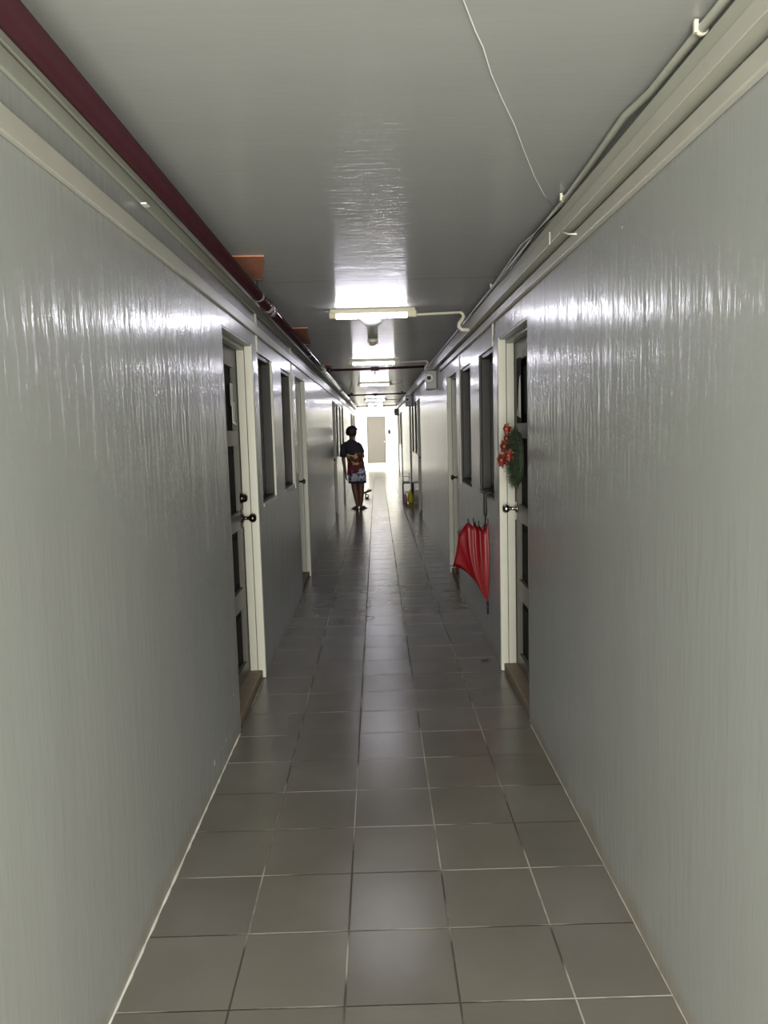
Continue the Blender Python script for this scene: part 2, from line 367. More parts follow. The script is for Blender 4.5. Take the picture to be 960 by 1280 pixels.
# windows ----------------------------------------------------------
def window(n, s, a, b, label):
    X0 = XL if s < 0 else XR
    def X(u): return X0 + s*u
    t = thing('window_%d' % n, (X(.06), (a+b)/2, WZ0), label, 'window', None, 'structure')
    l = MB(); g = .012
    l.box(X(-.004), X(.012), b-g, b+.004, WZ0-.008, WZ1, .002); l.box(X(.001), X(.012), a, a+g, WZ0-.008, WZ1, .002)
    l.box(X(-.004), X(.012), a+g, b-g, WZ0-.008, WZ0+g, .002)
    obj('window_trim', l, M['cream'] if s < 0 else M['darkframe'], t)
    f = MB(); e = .026
    f.box(X(.0125), X(.112), a+.002, a+e, WZ0+.002, WZ1-.002, .002); f.box(X(.0125), X(.112), b-e, b-.002, WZ0+.002, WZ1-.002, .002)
    f.box(X(.0125), X(.112), a+e, b-e, WZ1-e, WZ1-.002, .002); f.box(X(.0125), X(.112), a+e, b-e, WZ0+.002, WZ0+e, .002)
    obj('window_frame', f, M['darkframe'], t)
    ym = (a+b)/2
    for j, (q0, q1, u) in enumerate(((a+e, ym+.02, .092), (ym-.02, b-e, .070))):
        sh = MB(); z0, z1 = WZ0+e, WZ1-e; k = .03
        sh.box(X(u), X(u+.018), q0, q0+k, z0, z1, .002); sh.box(X(u), X(u+.018), q1-k, q1, z0, z1, .002)
        sh.box(X(u), X(u+.018), q0+k, q1-k, z1-k, z1, .002); sh.box(X(u), X(u+.018), q0+k, q1-k, z0, z0+k, .002)
        so = obj('sash', sh, M['darkframe'], t)
        kid('pane', MB().box(X(u+.007), X(u+.012), q0+k-.004, q1-k+.004, z0+k-.004, z1-k+.004), M['glass'], so, t['_w'])
    return t
Lw = ['nearest left window, dark frame, next to the nearest left door', 'second left window, dark frame, before the second left door', 'left window just before the standing person',
      'left window beside and behind the standing person', 'fifth left window, far down the corridor', 'farthest left window before the lobby']
Rw = ['nearest right window, with the red umbrella hanging from its sill', 'second right window, beyond the umbrella, before the second right door', 'third right window, between third and fourth right doors',
      'fourth right window, just before the black stool', 'fifth right window, far down the corridor', 'farthest right window before the lobby']
n = 1
for s, lab in ((-1, Lw), (1, Rw)):
    for i, (a, b) in enumerate(WINS): window(n, s, a, b, lab[i]); n += 1
# battens above the windows
n = 1
for s in (-1, 1):
    X0 = XL if s < 0 else XR
    for y, d in ((4.765, 'nearest'), (6.665, 'second')):
        struct('trim_%d' % n, MB().box(X0, X0-s*.009, y-.012, y+.012, WZ1+.0 if y < 5 else 1.0, CE, .002), M['cream'],
               '%s thin pale batten up the %s wall beside the windows' % (d, 'left' if s < 0 else 'right'), 'trim'); n += 1
rn = random.Random(11)
for X0, sg, y1, lab, nn in ((XL, 1, 3.7, 'pale cracked grout line between left wall and floor', 5), (XR, -1, 3.69, 'thin grout line between right wall and floor', 6)):
    pts = []; rs = []; y = NEAR
    while y < y1:
        pts.append((X0+sg*.001, y, .001)); rs.append(rn.uniform(.0022, .0062) if sg > 0 else rn.uniform(.001, .003)); y += .035
    struct('trim_%d' % nn, MB().tube(pts, rs, 6), M['paper'] if sg > 0 else M['trunk2'], lab, 'trim')
# end door ---------------------------------------------------------
t = thing('door_13', (-.01, FAR, 0), 'tall beige door at the far bright end of the corridor', 'door', None, 'structure')
obj('frame', MB().box(-.47, -.41, FAR-.03, FAR+.1, 0, 2.14, .004).box(.39, .45, FAR-.03, FAR+.1, 0, 2.14, .004).box(-.41, .39, FAR-.03, FAR+.1, 2.08, 2.14, .004), M['lobby'], t)
obj('door_leaf', MB().box(-.41, .39, FAR+.02, FAR+.06, .09, 2.08, .003).box(-.33, .31, FAR+.01, FAR+.03, .2, 2.0, .008), M['enddoor'], t)
obj('threshold', MB().box(-.47, .45, FAR-.1, FAR+.1, 0, .08, .01), M['lobby'], t)
obj('door_handle', MB().lathe([(.03, 0), (.012, -.02), (.012, -.05), (.03, -.06), (.02, -.08)], (.33, FAR+.01, 1.0), 'y', 12), M['chrome'], t)
t = thing('wall_switch', (.56, FAR-.01, 1.3), 'small dark switch on the white wall right of the far door', 'switch')
obj('plate', MB().box(.50, .60, FAR-.03, FAR, 1.32, 1.50, .004), M['black'], t)
obj('rocker', MB().box(.54, .58, FAR-.03, FAR-.015, 1.37, 1.43, .003), M['dark'], t)
obj('lower_plate', MB().box(.52, .59, FAR-.02, FAR, 1.15, 1.24, .003), M['grey'], t)

# ---------------------------------------------------------------- left services
EY = CEND-.3
EPS = .0015
def strip(name, x0, x1, z0, z1, mat, label, bev=.002, y0=NEAR, y1=EY, cat='cable trunking', grp=None, lid=None):
    if lid is None:
        return tag(obj(name, MB().box(x0, x1, y0, y1, z0, z1, bev), mat), label, cat, grp)
strip('cable_trunking', XL+.001, XL+.016, 2.075, 2.128, M['trunk2'], 'lowest pale trunking strip along the top of the left wall')
strip('cable_trunking', XL+.001, XL+.012, 2.203, 2.246, M['trunk'], 'middle pale trunking strip on the left wall, under the uppermost strip')
strip('cable_trunking', XL+.001, XL+.014, 2.254, 2.300, M['trunk'], 'uppermost trunking strip on the left wall, right behind the maroon pipe')
PX, PZ, PR = -.626, 2.228, .030
t = thing('sprinkler_main_pipe', (PX, 8, PZ), 'long maroon fire pipe under the left edge of the ceiling', 'pipe')
obj('pipe', MB().tube([(PX, NEAR, PZ), (PX, 10, PZ), (PX, EY, PZ)], PR, 24), M['maroon'], t)
for y in (4.72, 9.3, 13.9, 18.5): obj('coupling', MB().tube([(PX, y-.07, PZ), (PX, y+.07, PZ)], PR+.008, 24).tube([(PX, y-.085, PZ), (PX, y-.06, PZ)], PR+.012, 24).tube([(PX, y+.06, PZ), (PX, y+.085, PZ)], PR+.012, 24), M['maroon'], t)
for y in (4.29, 7.45, 10.9, 14.5, 18.2, 22):
    obj('hanger', MB().box(PX-.03, PX+.03, y-.012, y+.012, CE-.013, CE-.006).tube([(PX, y, CE-.006), (PX, y, PZ+PR)], .004, 8).tube([(PX, y-.012, PZ), (PX, y+.012, PZ)], PR+.004, 24), M['dark'], t)
for (xo, y0, y1, d) in ((-.51, 3.74, 4.28, 'nearest'), (-.53, 6.3, 7.44, 'second'), (-.54, 9.8, 10.9, 'third and farthest')):
    tag(obj('rusty_plate', MB().prism([(-.70, y0), (xo, y0+.01), (xo-.02, y0+.16), (-.60, y1), (-.70, y1)], CE-.006, CE), M['rust'], loc=(-.6, y0, CE)),
        '%s rust orange plate on the ceiling above the maroon pipe' % d, 'plate', None)
# cross branches with sprinkler heads
for y, d in ((9.75, 'nearest'), (16.7, 'second'), (24.4, 'third')):
    t = thing('branch_pipe', (0, y, 2.26), '%s dark maroon pipe crossing under the ceiling' % d, 'pipe')
    obj('pipe', MB().tube([(PX+PR+.001, y, 2.245), (0, y, 2.25), (.66, y, 2.262)], .016, 12), M['maroon'], t)
    obj('tee', MB().tube([(-.05, y, 2.25), (.05, y, 2.25)], .026, 12), M['maroon'], t)
    obj('collar', MB().tube([(PX+PR+.002, y, 2.245), (PX+PR+.05, y, 2.245)], .024, 12), M['maroon'], t)
    obj('sprinkler_head', MB().tube([(0, y, 2.25), (0, y, 2.19)], [.014, .009], 10).lathe([(.004, -.075), (.018, -.073), (.018, -.069), (.004, -.066)], (0, y, 2.25), 'z', 12), M['chrome'], t)
# ---------------------------------------------------------------- right services
t = thing('cable_duct', (XR-.025, 3, 2.2), 'big square pale duct along the top of the right wall', 'cable duct')
obj('duct_body', MB().box(XR-.05, XR-.001, NEAR, EY, 2.17, 2.251, .004), M['trunk'], t)
obj('duct_lid', MB().box(XR-.054, XR-.049, NEAR, 2.93, 2.166, 2.208, .002), M['trunk2'], t)
obj('duct_lid', MB().box(XR-.054, XR-.049, 3.0, EY, 2.166, 2.214, .002), M['trunk2'], t)
strip('cable_trunking', XR-.022, XR-.001, 2.107, 2.152, M['trunk2'], 'slim pale trunking under the big duct on the right wall', .004, y1=8.6)
t = thing('conduit', (.70, 3, 2.30), 'thin pale conduit in the corner of ceiling and right wall', 'conduit')
obj('conduit_tube', MB().tube([(.705, NEAR, 2.30), (.705, 2.0, 2.30), (.69, 2.15, 2.303), (.70, 2.5, 2.30), (.705, 2.9, 2.295), (.705, EY, 2.295)], .0105, 10), M['trunk'], t)
for y in (1.70, 2.88, 4.6): obj('saddle_clip', MB().tube([(.705, y-.006, 2.298), (.705, y+.006, 2.298)], .013, 12).box(.688, .697, y-.005, y+.005, 2.292, CE-.003, .001), M['pvc'], t)
# loose cables beyond the lid
cb = [[(.705, 2.85, 2.275), (.672, 3.2, 2.262), (.668, 3.8, 2.235), (.675, 4.4, 2.255), (.68, 5.4, 2.262)],
      [(.70, 3.0, 2.27), (.668, 3.5, 2.285), (.655, 4.1, 2.25), (.68, 4.7, 2.27), (.69, 6, 2.27)]]
for p, mm, lb_ in ((cb[0], M['black'], 'thin black cable sagging along the top of the right duct'), (cb[1], M['trunk'], 'thin pale cable sagging along the top of the right duct')):
    tag(obj('loose_cable', MB().tube(p, .0035, 6), mm, loc=p[0]), lb_, 'cable')
tag(obj('loose_cable', MB().tube([(.672, 2.80, 2.165), (.69, 2.76, 2.145), (.709, 2.72, 2.135)], .003, 6), M['pvc'], loc=(.68, 2.75, 2.15)), 'short pale cable end hanging between duct and trunking on the right', 'cable')
tag(obj('loose_cable', MB().tube([(XR-.003, 4.68, 2.107), (XR-.004, 4.70, 2.04), (XR-.006, 4.78, 1.985)], .002, 6), M['dark'], loc=(XR, 4.7, 2.1)), 'thin dark wire running down to the nearest right window corner', 'cable')
wp = [(.15, 1.4), (.191, 1.591), (.231, 1.714), (.259, 1.79), (.296, 1.919), (.343, 2.055), (.407, 2.23), (.472, 2.431), (.554, 2.675), (.632, 2.884), (.691, 3.019)]
tag(obj('ceiling_wire', MB().tube([(x, y, CE-.006) for x, y in wp], .0016, 6), M['white'], loc=(.3, 2, CE)), 'thin white wire drooping across the ceiling towards the right duct', 'wire')
# small white clip stuck on left trunking
tag(obj('cable_tie', MB().box(XL+.012, XL+.03, 2.46, 2.50, 2.195, 2.20, .001), M['white'], loc=(XL+.02, 2.48, 2.2)), 'tiny white cable tie end on the left trunking', 'cable tie')

# emergency light boxes
def eml(y, label, s=1):
    t = thing('emergency_light', (.68, y, 2.05), label, 'emergency light', 'emergency light boxes on the right wall')
    obj('housing', MB().box(.60, XR-.001, y+.02, y+.26, 1.945, 2.165, .012), M['grey'], t)
    obj('lamp_ring', MB().lathe([(.05, .02), (.056, 0), (.05, -.022), (.036, -.026), (.03, -.015)], (.632, y, 2.075), 'y', 20).box(.61, .655, y+.01, y+.03, 2.05, 2.10), M['white'], t)
    obj('lens', MB().ball((.632, y-.008, 2.075), .026), M['dark'], t)
eml(9.1, 'nearest grey emergency light box with round lamp, under the right duct')
eml(15.4, 'second grey emergency light box, above the windows between third and fourth right doors')
eml(25.0, 'farthest grey emergency light box, close to the bright lobby')
# ---------------------------------------------------------------- ceiling lights
LY = [(5.43, 'nearest tube light, lit, with a conduit running to the right duct'), (9.2, 'second tube light, lit, just before the nearest crossing pipe'),
      (13.5, 'third tube light, lit, between the first two crossing pipes'), (20.3, 'fourth tube light, lit, past the second crossing pipe'), (26.2, 'farthest tube light, lit, near the lobby')]
for y, lab in LY:
    t = thing('tube_light', (0, y, CE), lab, 'ceiling light', 'tube lights along the corridor ceiling')
    obj('batten_body', MB().box(-.30, .29, y-.022, y+.022, CE-.034, CE-.0005, .004), M['fixture'], t)
    for x0, x1 in ((-.305, -.256), (.234, .30)):
        obj('end_cap', MB().box(x0, x1, y-.024, y+.024, CE-.066, CE-.02, .006), M['fixture'], t)
    obj('tube', MB().tube([(-.254, y, CE-.053), (.232, y, CE-.053)], .0135, 16), M['tube'], t)
    t = thing('light_conduit', (.5, y, CE), 'straight pale conduit from the %s to the right' % lab.split(',')[0].replace('tube light', 'tube light').strip(), 'conduit')
    obj('conduit_tube', MB().tube([(.10, y+.032, CE-.047), (.29, y+.03, CE-.045), (.62, y+.03, CE-.036)], .009, 10), M['pvc'], t)
    if y < 13:
        pts = [(.60, y+.03, CE-.036), (.622, y+.03, CE-.045), (.632, y+.05, CE-.062), (.622, y+.07, CE-.085), (.606, y+.09, CE-.10), (.604, y+.1, CE-.125), (.622, y+.1, CE-.146), (.68, y+.1, CE-.15)]
        obj('flexible_elbow', MB().tube(pts, [.009, .010, .012, .014, .014, .014, .013, .012], 12), M['pvc'], t)
t = thing('dome_fitting', (-.01, 5.68, CE), 'pale round dome on the ceiling right behind the nearest tube light', 'dome')
obj('dome', MB().lathe([(.088, 0), (.088, -.016), (.082, -.042), (.062, -.066), (.03, -.077), (.004, -.08)], (-.01, 5.72, CE), 'z', 28), M['white'], t)
t = thing('smoke_detector', (-.01, 7.2, CE), 'square beige smoke detector on the ceiling, centre', 'smoke detector')
obj('base', MB().box(-.058, .038, 7.16, 7.25, CE-.036, CE, .006), M['beige'], t)
obj('sensor', MB().lathe([(.03, 0), (.03, -.014), (.016, -.026), (.004, -.027)], (-.01, 7.2, CE-.035), 'z', 18), M['beige'], t)
obj('cover', MB().box(-.03, .012, 7.15, 7.17, CE-.03, CE-.012, .003), M['white'], t)
# small conduit loops on the far ceiling
for x, y, d, rr in ((.455, 13.2, 'right', .045), (-.40, 13.2, 'left', .06)):
    t = thing('conduit_loop', (x, y, CE), 'small dark looped conduit hanging from the ceiling on the %s, mid corridor' % d, 'conduit')
    s = 1 if x > 0 else -1
    obj('loop', MB().tube([(x-s*.0, y, CE), (x, y, CE-.07), (x+s*.03, y, CE-.10), (x+s*.03, y, CE-.16), (x, y, CE-.19)], .010, 8), M['trunk'], t)
    obj('lamp_holder', MB().lathe([(.012, 0), (.022, -.01), (.026, -.04), (.012, -.06)], (x, y, CE-.185), 'z', 12), M['dark'], t)

# ---------------------------------------------------------------- wreath, poster, sticker
WC = (.757, 4.22, 1.31)
t = thing('wreath', (.84, 4.29, 1.30), 'green pine wreath with red poinsettias on the nearest right door', 'wreath')
g = MB(); rnd = random.Random(3)
NP = 30
ring = [(WC[0]+.012, WC[1]+.13*math.cos(2*PI*k/NP), WC[2]+.13*math.sin(2*PI*k/NP)) for k in range(NP+1)]
g.tube(ring, .016, 8, False)
for k in range(900):
    a = rnd.random()*2*PI; b = rnd.random()*2*PI; p = Vector((WC[0]+.012, WC[1]+.13*math.cos(a), WC[2]+.13*math.sin(a)))
    rad = Vector((0, math.cos(a), math.sin(a))); d = (rad*math.cos(b) + Vector((-1, 0, 0))*abs(math.sin(b)) + Vector((0, -math.sin(a), math.cos(a)))*rnd.uniform(-.5, .8)).normalized()
    l = rnd.uniform(.03, .058); e = p+d*l; e.x = min(e.x, .818); sd = d.orthogonal().normalized()*.0022
    f = g.b.faces.new([g.b.verts.new(q) for q in (p-sd, p+sd, e+sd*.4, e-sd*.4)])
obj('pine_ring', g, M['pine'], t)
for (dy_, dz_, xo, sc) in ((.17, .06, -.02, 1.3), (.15, .105, -.01, 1.0), (.12, -.015, -.045, 1.35), (.195, -.01, .005, .9), (.16, .03, -.01, .9), (-.02, .16, -.04, 1), (-.14, .02, -.05, 1)):
    c = Vector((WC[0]+xo, WC[1]+dy_, WC[2]+dz_)); fm = MB(); gm = MB()
    nrm = Vector((-.8, -.6, .05)).normalized(); u = nrm.orthogonal().normalized(); v = nrm.cross(u)
    for k in range(7):
        a = 2*PI*k/7+rnd.random()*.3; d = u*math.cos(a)+v*math.sin(a); q = nrm.cross(d); L_ = .036*sc
        pts = [c, c+d*L_*.5+q*.012*sc+nrm*.012, c+d*L_+nrm*.002, c+d*L_*.5-q*.012*sc+nrm*.012]
        fm.b.faces.new([fm.b.verts.new(p) for p in pts]).smooth = False
        fm.b.faces.new([fm.b.verts.new(p-nrm*.002) for p in pts])
        e = [p+nrm*.001 for p in (c+d*L_*.55+q*.011*sc+nrm*.011, c+d*L_+nrm*.004, c+d*L_*.8+nrm*.006)]
        gm.b.faces.new([gm.b.verts.new(p) for p in e])
    gm.ball(c+nrm*.014, .007*sc, seg=8)
    fo = obj('poinsettia', fm, M['poin'], t)
    kid('gold_centre', gm, M['gold'], fo, t['_w'])
# poster in the upper panel of the right door
t = thing('poster', (.852, 4.42, 1.72), 'small dark and white picture stuck on the nearest right door', 'poster')
obj('sheet', MB().box(.8180, .8192, 4.36, 4.49, 1.50, 1.87), M['panel'], t)
obj('pale_area', MB().loft([[(.8175, 4.475, 1.545), (.8175, 4.36, 1.53), (.8170, 4.36, 1.53), (.8170, 4.475, 1.545)], [(.8175, 4.44, 1.60), (.8175, 4.36, 1.60), (.8170, 4.36, 1.60), (.8170, 4.44, 1.60)],
    [(.8175, 4.42, 1.69), (.8175, 4.36, 1.69), (.8170, 4.36, 1.69), (.8170, 4.42, 1.69)], [(.8175, 4.39, 1.76), (.8175, 4.36, 1.77), (.8170, 4.36, 1.77), (.8170, 4.39, 1.76)]]), M['paper'], t)
t = thing('torn_sticker', (-.84, 4.37, 1.62), 'torn white paper stuck on the nearest left door', 'sticker')
obj('paper', MB().box(-.8095, -.807, 4.33, 4.405, 1.64, 1.765, .001).box(-.8095, -.805, 4.36, 4.43, 1.545, 1.665, .001), M['paper'], t)
obj('curled_edge', MB().tube([(-.804, 4.365, 1.548), (-.800, 4.40, 1.538), (-.803, 4.43, 1.53)], .006, 8), M['paper'], t)

# ---------------------------------------------------------------- red umbrella
AX = Vector((.690, 4.93, 0)); ZB = .335     # shaft axis (top) and apex height
t = thing('umbrella', (AX.x, AX.y, ZB), 'half folded red umbrella hanging by its hook from the nearest right window sill', 'umbrella')
def axis(z): return Vector((AX.x + (1.0-z)*.012, AX.y, z))
tips = [(.012, -.035, .875), (-.050, -.050, .865), (-.085, -.052, .885), (-.118, -.045, .880), (-.178, -.02, .800), (-.215, .02, .585), (-.06, .06, .85), (.005, .045, .87)]
NR = len(tips); SEG = 12; SUB = 6
def rib(i, tt):
    dx, dy_, z = tips[i % NR]; a = axis(ZB); e = Vector((AX.x+dx, AX.y+dy_, z)); p = a.lerp(e, tt)
    b = math.sin(PI*tt)*(.030, .026, .034, .050, .020, .0, .03, .02)[i % NR]   # ribs bow outwards
    o = Vector((dx, dy_, 0)).normalized() if abs(dx)+abs(dy_) > .01 else Vector((0, -1, 0))
    if i % NR == 5:
        m_ = Vector((AX.x-.098, AX.y+.01, .515)); c_ = m_*2-(a+e)*.5; p = a*(1-tt)**2+c_*2*tt*(1-tt)+e*tt*tt
    p += o*b
    p.x = min(p.x, XR-.008); return p
uc = MB(); rings = []
for j in range(SEG+1):
    tt = j/SEG; row = []
    for i in range(NR):
        for k in range(SUB):
            s_ = k/SUB; p = rib(i, tt).lerp(rib(i+1, tt), s_); sag = math.sin(PI*s_)
            ax_ = axis(p.z); p = p.lerp(Vector((ax_.x, ax_.y, p.z)), .26*sag*min(1, tt*1.5)*(1, 1.5, .7, .25, .12, .5, 1, 1)[i])
            p.z -= sag*(.05, .06, .03, -.015, .0, .03, .03, .03)[i]*tt*tt
            p.x = min(p.x, XR-.006); row.append(p)
    rings.append(row)
uc.loft(rings, cap=False)
can = obj('canopy', uc, M['red'], t)
md = can.modifiers.new('thick', 'SOLIDIFY'); md.thickness = .0018
for i in range(NR):
    e = rib(i, 1); q = rib(i, .97); d = (e-q).normalized()
    kid('rib_tip', MB().tube([e-d*.01, e+d*.022], .0028, 6), M['black'], can, t['_w'])
obj('shaft', MB().tube([axis(ZB-.01), axis(.96)], .0045, 8), M['black'], t)
obj('runner', MB().tube([axis(.80), axis(.82), axis(.845), axis(.855)], [.008, .014, .012, .006], 10), M['black'], t)
obj('ferrule', MB().tube([axis(.262), axis(ZB+.01)], [.006, .0085], 10), M['black'], t)
hk = [axis(.925), axis(.95), axis(1.0), axis(1.035)]; c0 = axis(1.035)
for k in range(1, 9):
    a = PI*k/8; hk.append(c0 + Vector((.028*(1-math.cos(a)), 0, .028*math.sin(a))))
hk.append(c0+Vector((.056, 0, -.012)))
obj('handle', MB().tube([axis(.915)]+hk, [.010, .0125, .013, .011]+[.0095]*(len(hk)-3), 10), M['black'], t)

# ---------------------------------------------------------------- small floor things
t = thing('stool', (.62, 15.75, 0), 'small black metal stool against the right wall, bags under it', 'stool')
x0, x1, y0, y1 = .515, .715, 15.62, 15.88
for x in (x0, x1):
    for y in (y0, y1): obj('leg', MB().tube([(x, y, 0), (x, y, .395)], .011, 8), M['dark'], t)
obj('seat', MB().box(x0-.01, x1+.01, y0-.01, y1+.01, .385, .405, .004), M['dark'], t)
for y in (y0, y1): obj('rail', MB().tube([(x0, y, .2), (x1, y, .2)], .006, 6), M['dark'], t)
tt_ = thing('wire_rack', (.6, 15.85, .405), 'thin dark wire holder standing on the black stool', 'rack')
obj('wire', MB().tube([(.53, 15.85, .406), (.53, 15.85, .52), (.65, 15.85, .52), (.65, 15.85, .60)], .007, 6).tube([(.65, 15.85, .52), (.65, 15.85, .406)], .007, 6), M['dark'], tt_)
obj('foot_bar', MB().tube([(.53, 15.85, .412), (.65, 15.85, .412)], .006, 6), M['dark'], tt_)
def bag(cx, cy_, r, h, mat, lab, seed, neck):
    rn = random.Random(seed); rr = []
    for j, (f, z) in enumerate(((.75, 0), (1, .12), (1.05, .35), (.9, .6), (.55, .8), (.22, .9), (.3, 1.0))):
        rr.append([(cx+r*f*math.cos(2*PI*k/14)*(1+rn.uniform(-.1, .1)), cy_+r*.9*f*math.sin(2*PI*k/14)*(1+rn.uniform(-.1, .1)), .001+h*z) for k in range(14)])
    t = thing('plastic_bag', (cx, cy_, 0), lab, 'bag'); obj('sack', MB().loft(rr), mat, t)
    obj('knot', MB().ball((cx, cy_, h*.93), r*.3, seg=8), neck, t)
bag(.655, 15.50, .058, .27, M['yellow'], 'yellow green plastic bag on the floor in front of the stool', 4, M['yellow'])
bag(.55, 15.46, .042, .22, M['pink'], 'pinkish plastic bag on the floor left of the yellow bag', 5, M['white'])
# sandals beyond the person
t = thing('sandal', (-.25, 16.85, 0), 'dark sandal lying on the floor beyond the person', 'sandal')
obj('sole', MB().loft([[(-.25+sx_*wd, 16.85+ly, z) for sx_, z in ((-1, .001), (1, .001), (1, .03), (-1, .03))] for ly, wd in ((-.12, .025), (-.08, .04), (0, .036), (.08, .045), (.12, .028))]), M['shoe'], t)
obj('strap', MB().tube([(-.29, 16.90, .03), (-.27, 16.90, .07), (-.25, 16.9, .08), (-.22, 16.9, .07), (-.21, 16.90, .03)], .012, 8), M['shoe'], t)
t = thing('sandal', (-.26, 17.3, 0), 'dark sandal tipped up on its side, behind the other sandal', 'sandal')
obj('sole', MB().loft([[(-.27+ly, 17.3+yy, .1+ly*.35+zz) for yy, zz in ((-.04, -.022), (.04, -.022), (.04, .022), (-.04, .022))] for ly in (-.1, -.05, 0, .06, .12)]).box(-.30, -.27, 17.28, 17.32, 0, .09, .005), M['shoe'], t)
obj('strap', MB().tube([(-.25, 17.26, .10), (-.24, 17.27, .15), (-.21, 17.3, .17), (-.19, 17.33, .13)], .01, 8), M['shoe'], t)
t = thing('red_bundle', (.768, 7.5, .048), 'small dark red folded cloth bundle on the threshold of the second right door', 'cloth')
rn = random.Random(9)
obj('folded_cloth', MB().loft([[(.768+.02*f*math.cos(2*PI*k/10)*rn.uniform(.8, 1.1), 7.5+.035*f*math.sin(2*PI*k/10), .049+z) for k in range(10)] for f, z in ((.8, 0), (1.0, .02), (.9, .06), (.6, .1), (.2, .12))]), M['darkred'], t)
obj('tie', MB().tube([(.768, 7.5, .16), (.768, 7.49, .19), (.772, 7.5, .20)], .005, 6), M['dark'], t)
tag(obj('leaf_scrap', MB().loft([[(.625, 4.76, .001), (.625, 4.76, .004), (.626, 4.765, .004), (.626, 4.765, .001)], [(.652, 4.75, .001), (.652, 4.75, .012), (.655, 4.775, .010), (.655, 4.775, .001)], [(.675, 4.765, .001), (.675, 4.765, .006), (.676, 4.77, .006), (.676, 4.77, .001)]]), M['dark'], loc=(.65, 4.76, 0)),
    'tiny dark scrap on the floor tiles by the right wall', 'debris')

# ---------------------------------------------------------------- person
PY = 14.5
t = thing('person', (-.36, PY, 0), 'person seen from behind leaning to the left wall, dark printed t-shirt, white and blue shorts', 'person')
V = []; E = []; RD = []
def v(x, y, z, r, par=None):
    V.append((x+.36, y, z)); RD.append(r); i = len(V)-1
    if par is not None: E.append((par, i))
    return i
pel = v(-.385, 0, .80, .105); abd = v(-.40, .0, .93, .10, pel); chest = v(-.44, -.005, 1.08, .115, abd); ub = v(-.475, -.005, 1.20, .10, chest)
nk = v(-.475, .005, 1.30, .046, ub); hd0 = v(-.465, .02, 1.37, .05, nk); hd1 = v(-.460, .02, 1.42, .092, hd0); hd2 = v(-.458, .012, 1.48, .095, hd1)
# face: turned to the right and away
fd = Vector((.75, .65, 0)).normalized()
def hand(wr, d, palm_n, par):
    """palm and five fingers, slightly curled"""
    d = Vector(d).normalized(); nn = Vector(palm_n).normalized(); sd = d.cross(nn)
    w0 = Vector(wr); pm = w0+d*.045; p = v(*pm, .026, par)
    for k, L_ in enumerate((.062, .072, .067, .052)):
        b = pm + d*.04 + sd*(-.027+.018*k); q = v(*b, .0095, p); a = b+d*L_*.5+nn*.006; q = v(*a, .0085, q); v(*(a+d*L_*.42+nn*.02), .007, q)
    b = w0+d*.03-sd*.03; q = v(*b, .011, p); v(*(b+d*.035-sd*.02+nn*.01), .009, q)
shl = v(-.595, .0, 1.225, .055, ub); ell = v(-.642, .005, .97, .038, shl); wrl = v(-.605, .03, .70, .026, ell); hand((-.605, .03, .70), (.05, .0, -1), (1, .2, 0), wrl)
shr = v(-.355, .0, 1.215, .055, ub); elr = v(-.262, -.01, .985, .042, shr); wrr = v(-.34, .21, 1.05, .026, elr); hand((-.34, .21, 1.05), (-.6, .5, .25), (0, -.3, 1), wrr)
hl = v(-.455, .0, .74, .085, pel); kl = v(-.44, .01, .40, .066, hl); cl = v(-.418, -.015, .29, .062, kl); al = v(-.395, -.01, .075, .036, cl); hel = v(-.40, -.02, .03, .028, al); tl = v(-.47, .15, .022, .024, hel)
hr = v(-.32, .0, .74, .085, pel); kr = v(-.318, .03, .40, .064, hr); cr_ = v(-.322, .01, .29, .060, kr); ar = v(-.335, .03, .075, .036, cr_); her = v(-.34, .02, .03, .028, ar); tr = v(-.26, .18, .022, .024, her)
me = bpy.data.meshes.new('body'); me.from_pydata(V, E, []); body = bpy.data.objects.new('body', me); COL.objects.link(body); body.parent = t['_o']; me.materials.append(M['skin'])
sk = body.modifiers.new('skin', 'SKIN'); sk.use_smooth_shade = True
sd_ = body.modifiers.new('sub', 'SUBSURF'); sd_.levels = 1; sd_.render_levels = 2
for i, r in enumerate(RD): me.skin_vertices[0].data[i].radius = (r, r); me.skin_vertices[0].data[i].use_root = (i == 0)
HC = Vector((-.46, PY+.016, 1.455))
side = Vector((fd.y, -fd.x, 0))
# face
fc = HC+fd*.095
obj('nose', MB().ball(fc+Vector((0, 0, -.015))+fd*.004, .016, (1, 1, 1.3)), M['skin'], t)
obj('ear', MB().ball(HC+side*.096+Vector((0, 0, -.01)), .024, (.6, .9, 1.3), 12), M['skin'], t)
obj('ear', MB().ball(HC-side*.096+Vector((0, 0, -.01)), .024, (.6, .9, 1.3), 12), M['skin'], t)
for s in (-1, 1): obj('eye', MB().ball(fc+side*s*.032+Vector((0, 0, .012))-fd*.008, .011, seg=10), M['white'], t)
obj('mouth', MB().ball(fc+Vector((0, 0, -.055))-fd*.006, .02, (1, 1, .35), 10), M['darkred'], t)
# hair: short cap covering crown, back and sides
hb = bmesh.new(); bmesh.ops.create_uvsphere(hb, u_segments=28, v_segments=20, radius=1)
for q in list(hb.verts):
    d = q.co.normalized(); ff = d.dot(fd)
    if d.z < .25 and ff > .35 or d.z < -.62: hb.verts.remove(q)
rn = random.Random(2)
for q in hb.verts:
    d = q.co.normalized(); k = 1+rn.uniform(-.03, .05)
    q.co = HC + Vector((0, 0, .012)) + Vector((d.x*.118*k, d.y*.118*k, d.z*.112*k))
for f in hb.faces: f.smooth = True
hm = MB(); hm.b.free(); hm.b = hb; ho = obj('hair', hm, M['hair'], t); sm = ho.modifiers.new('thick', 'SOLIDIFY'); sm.thickness = .012
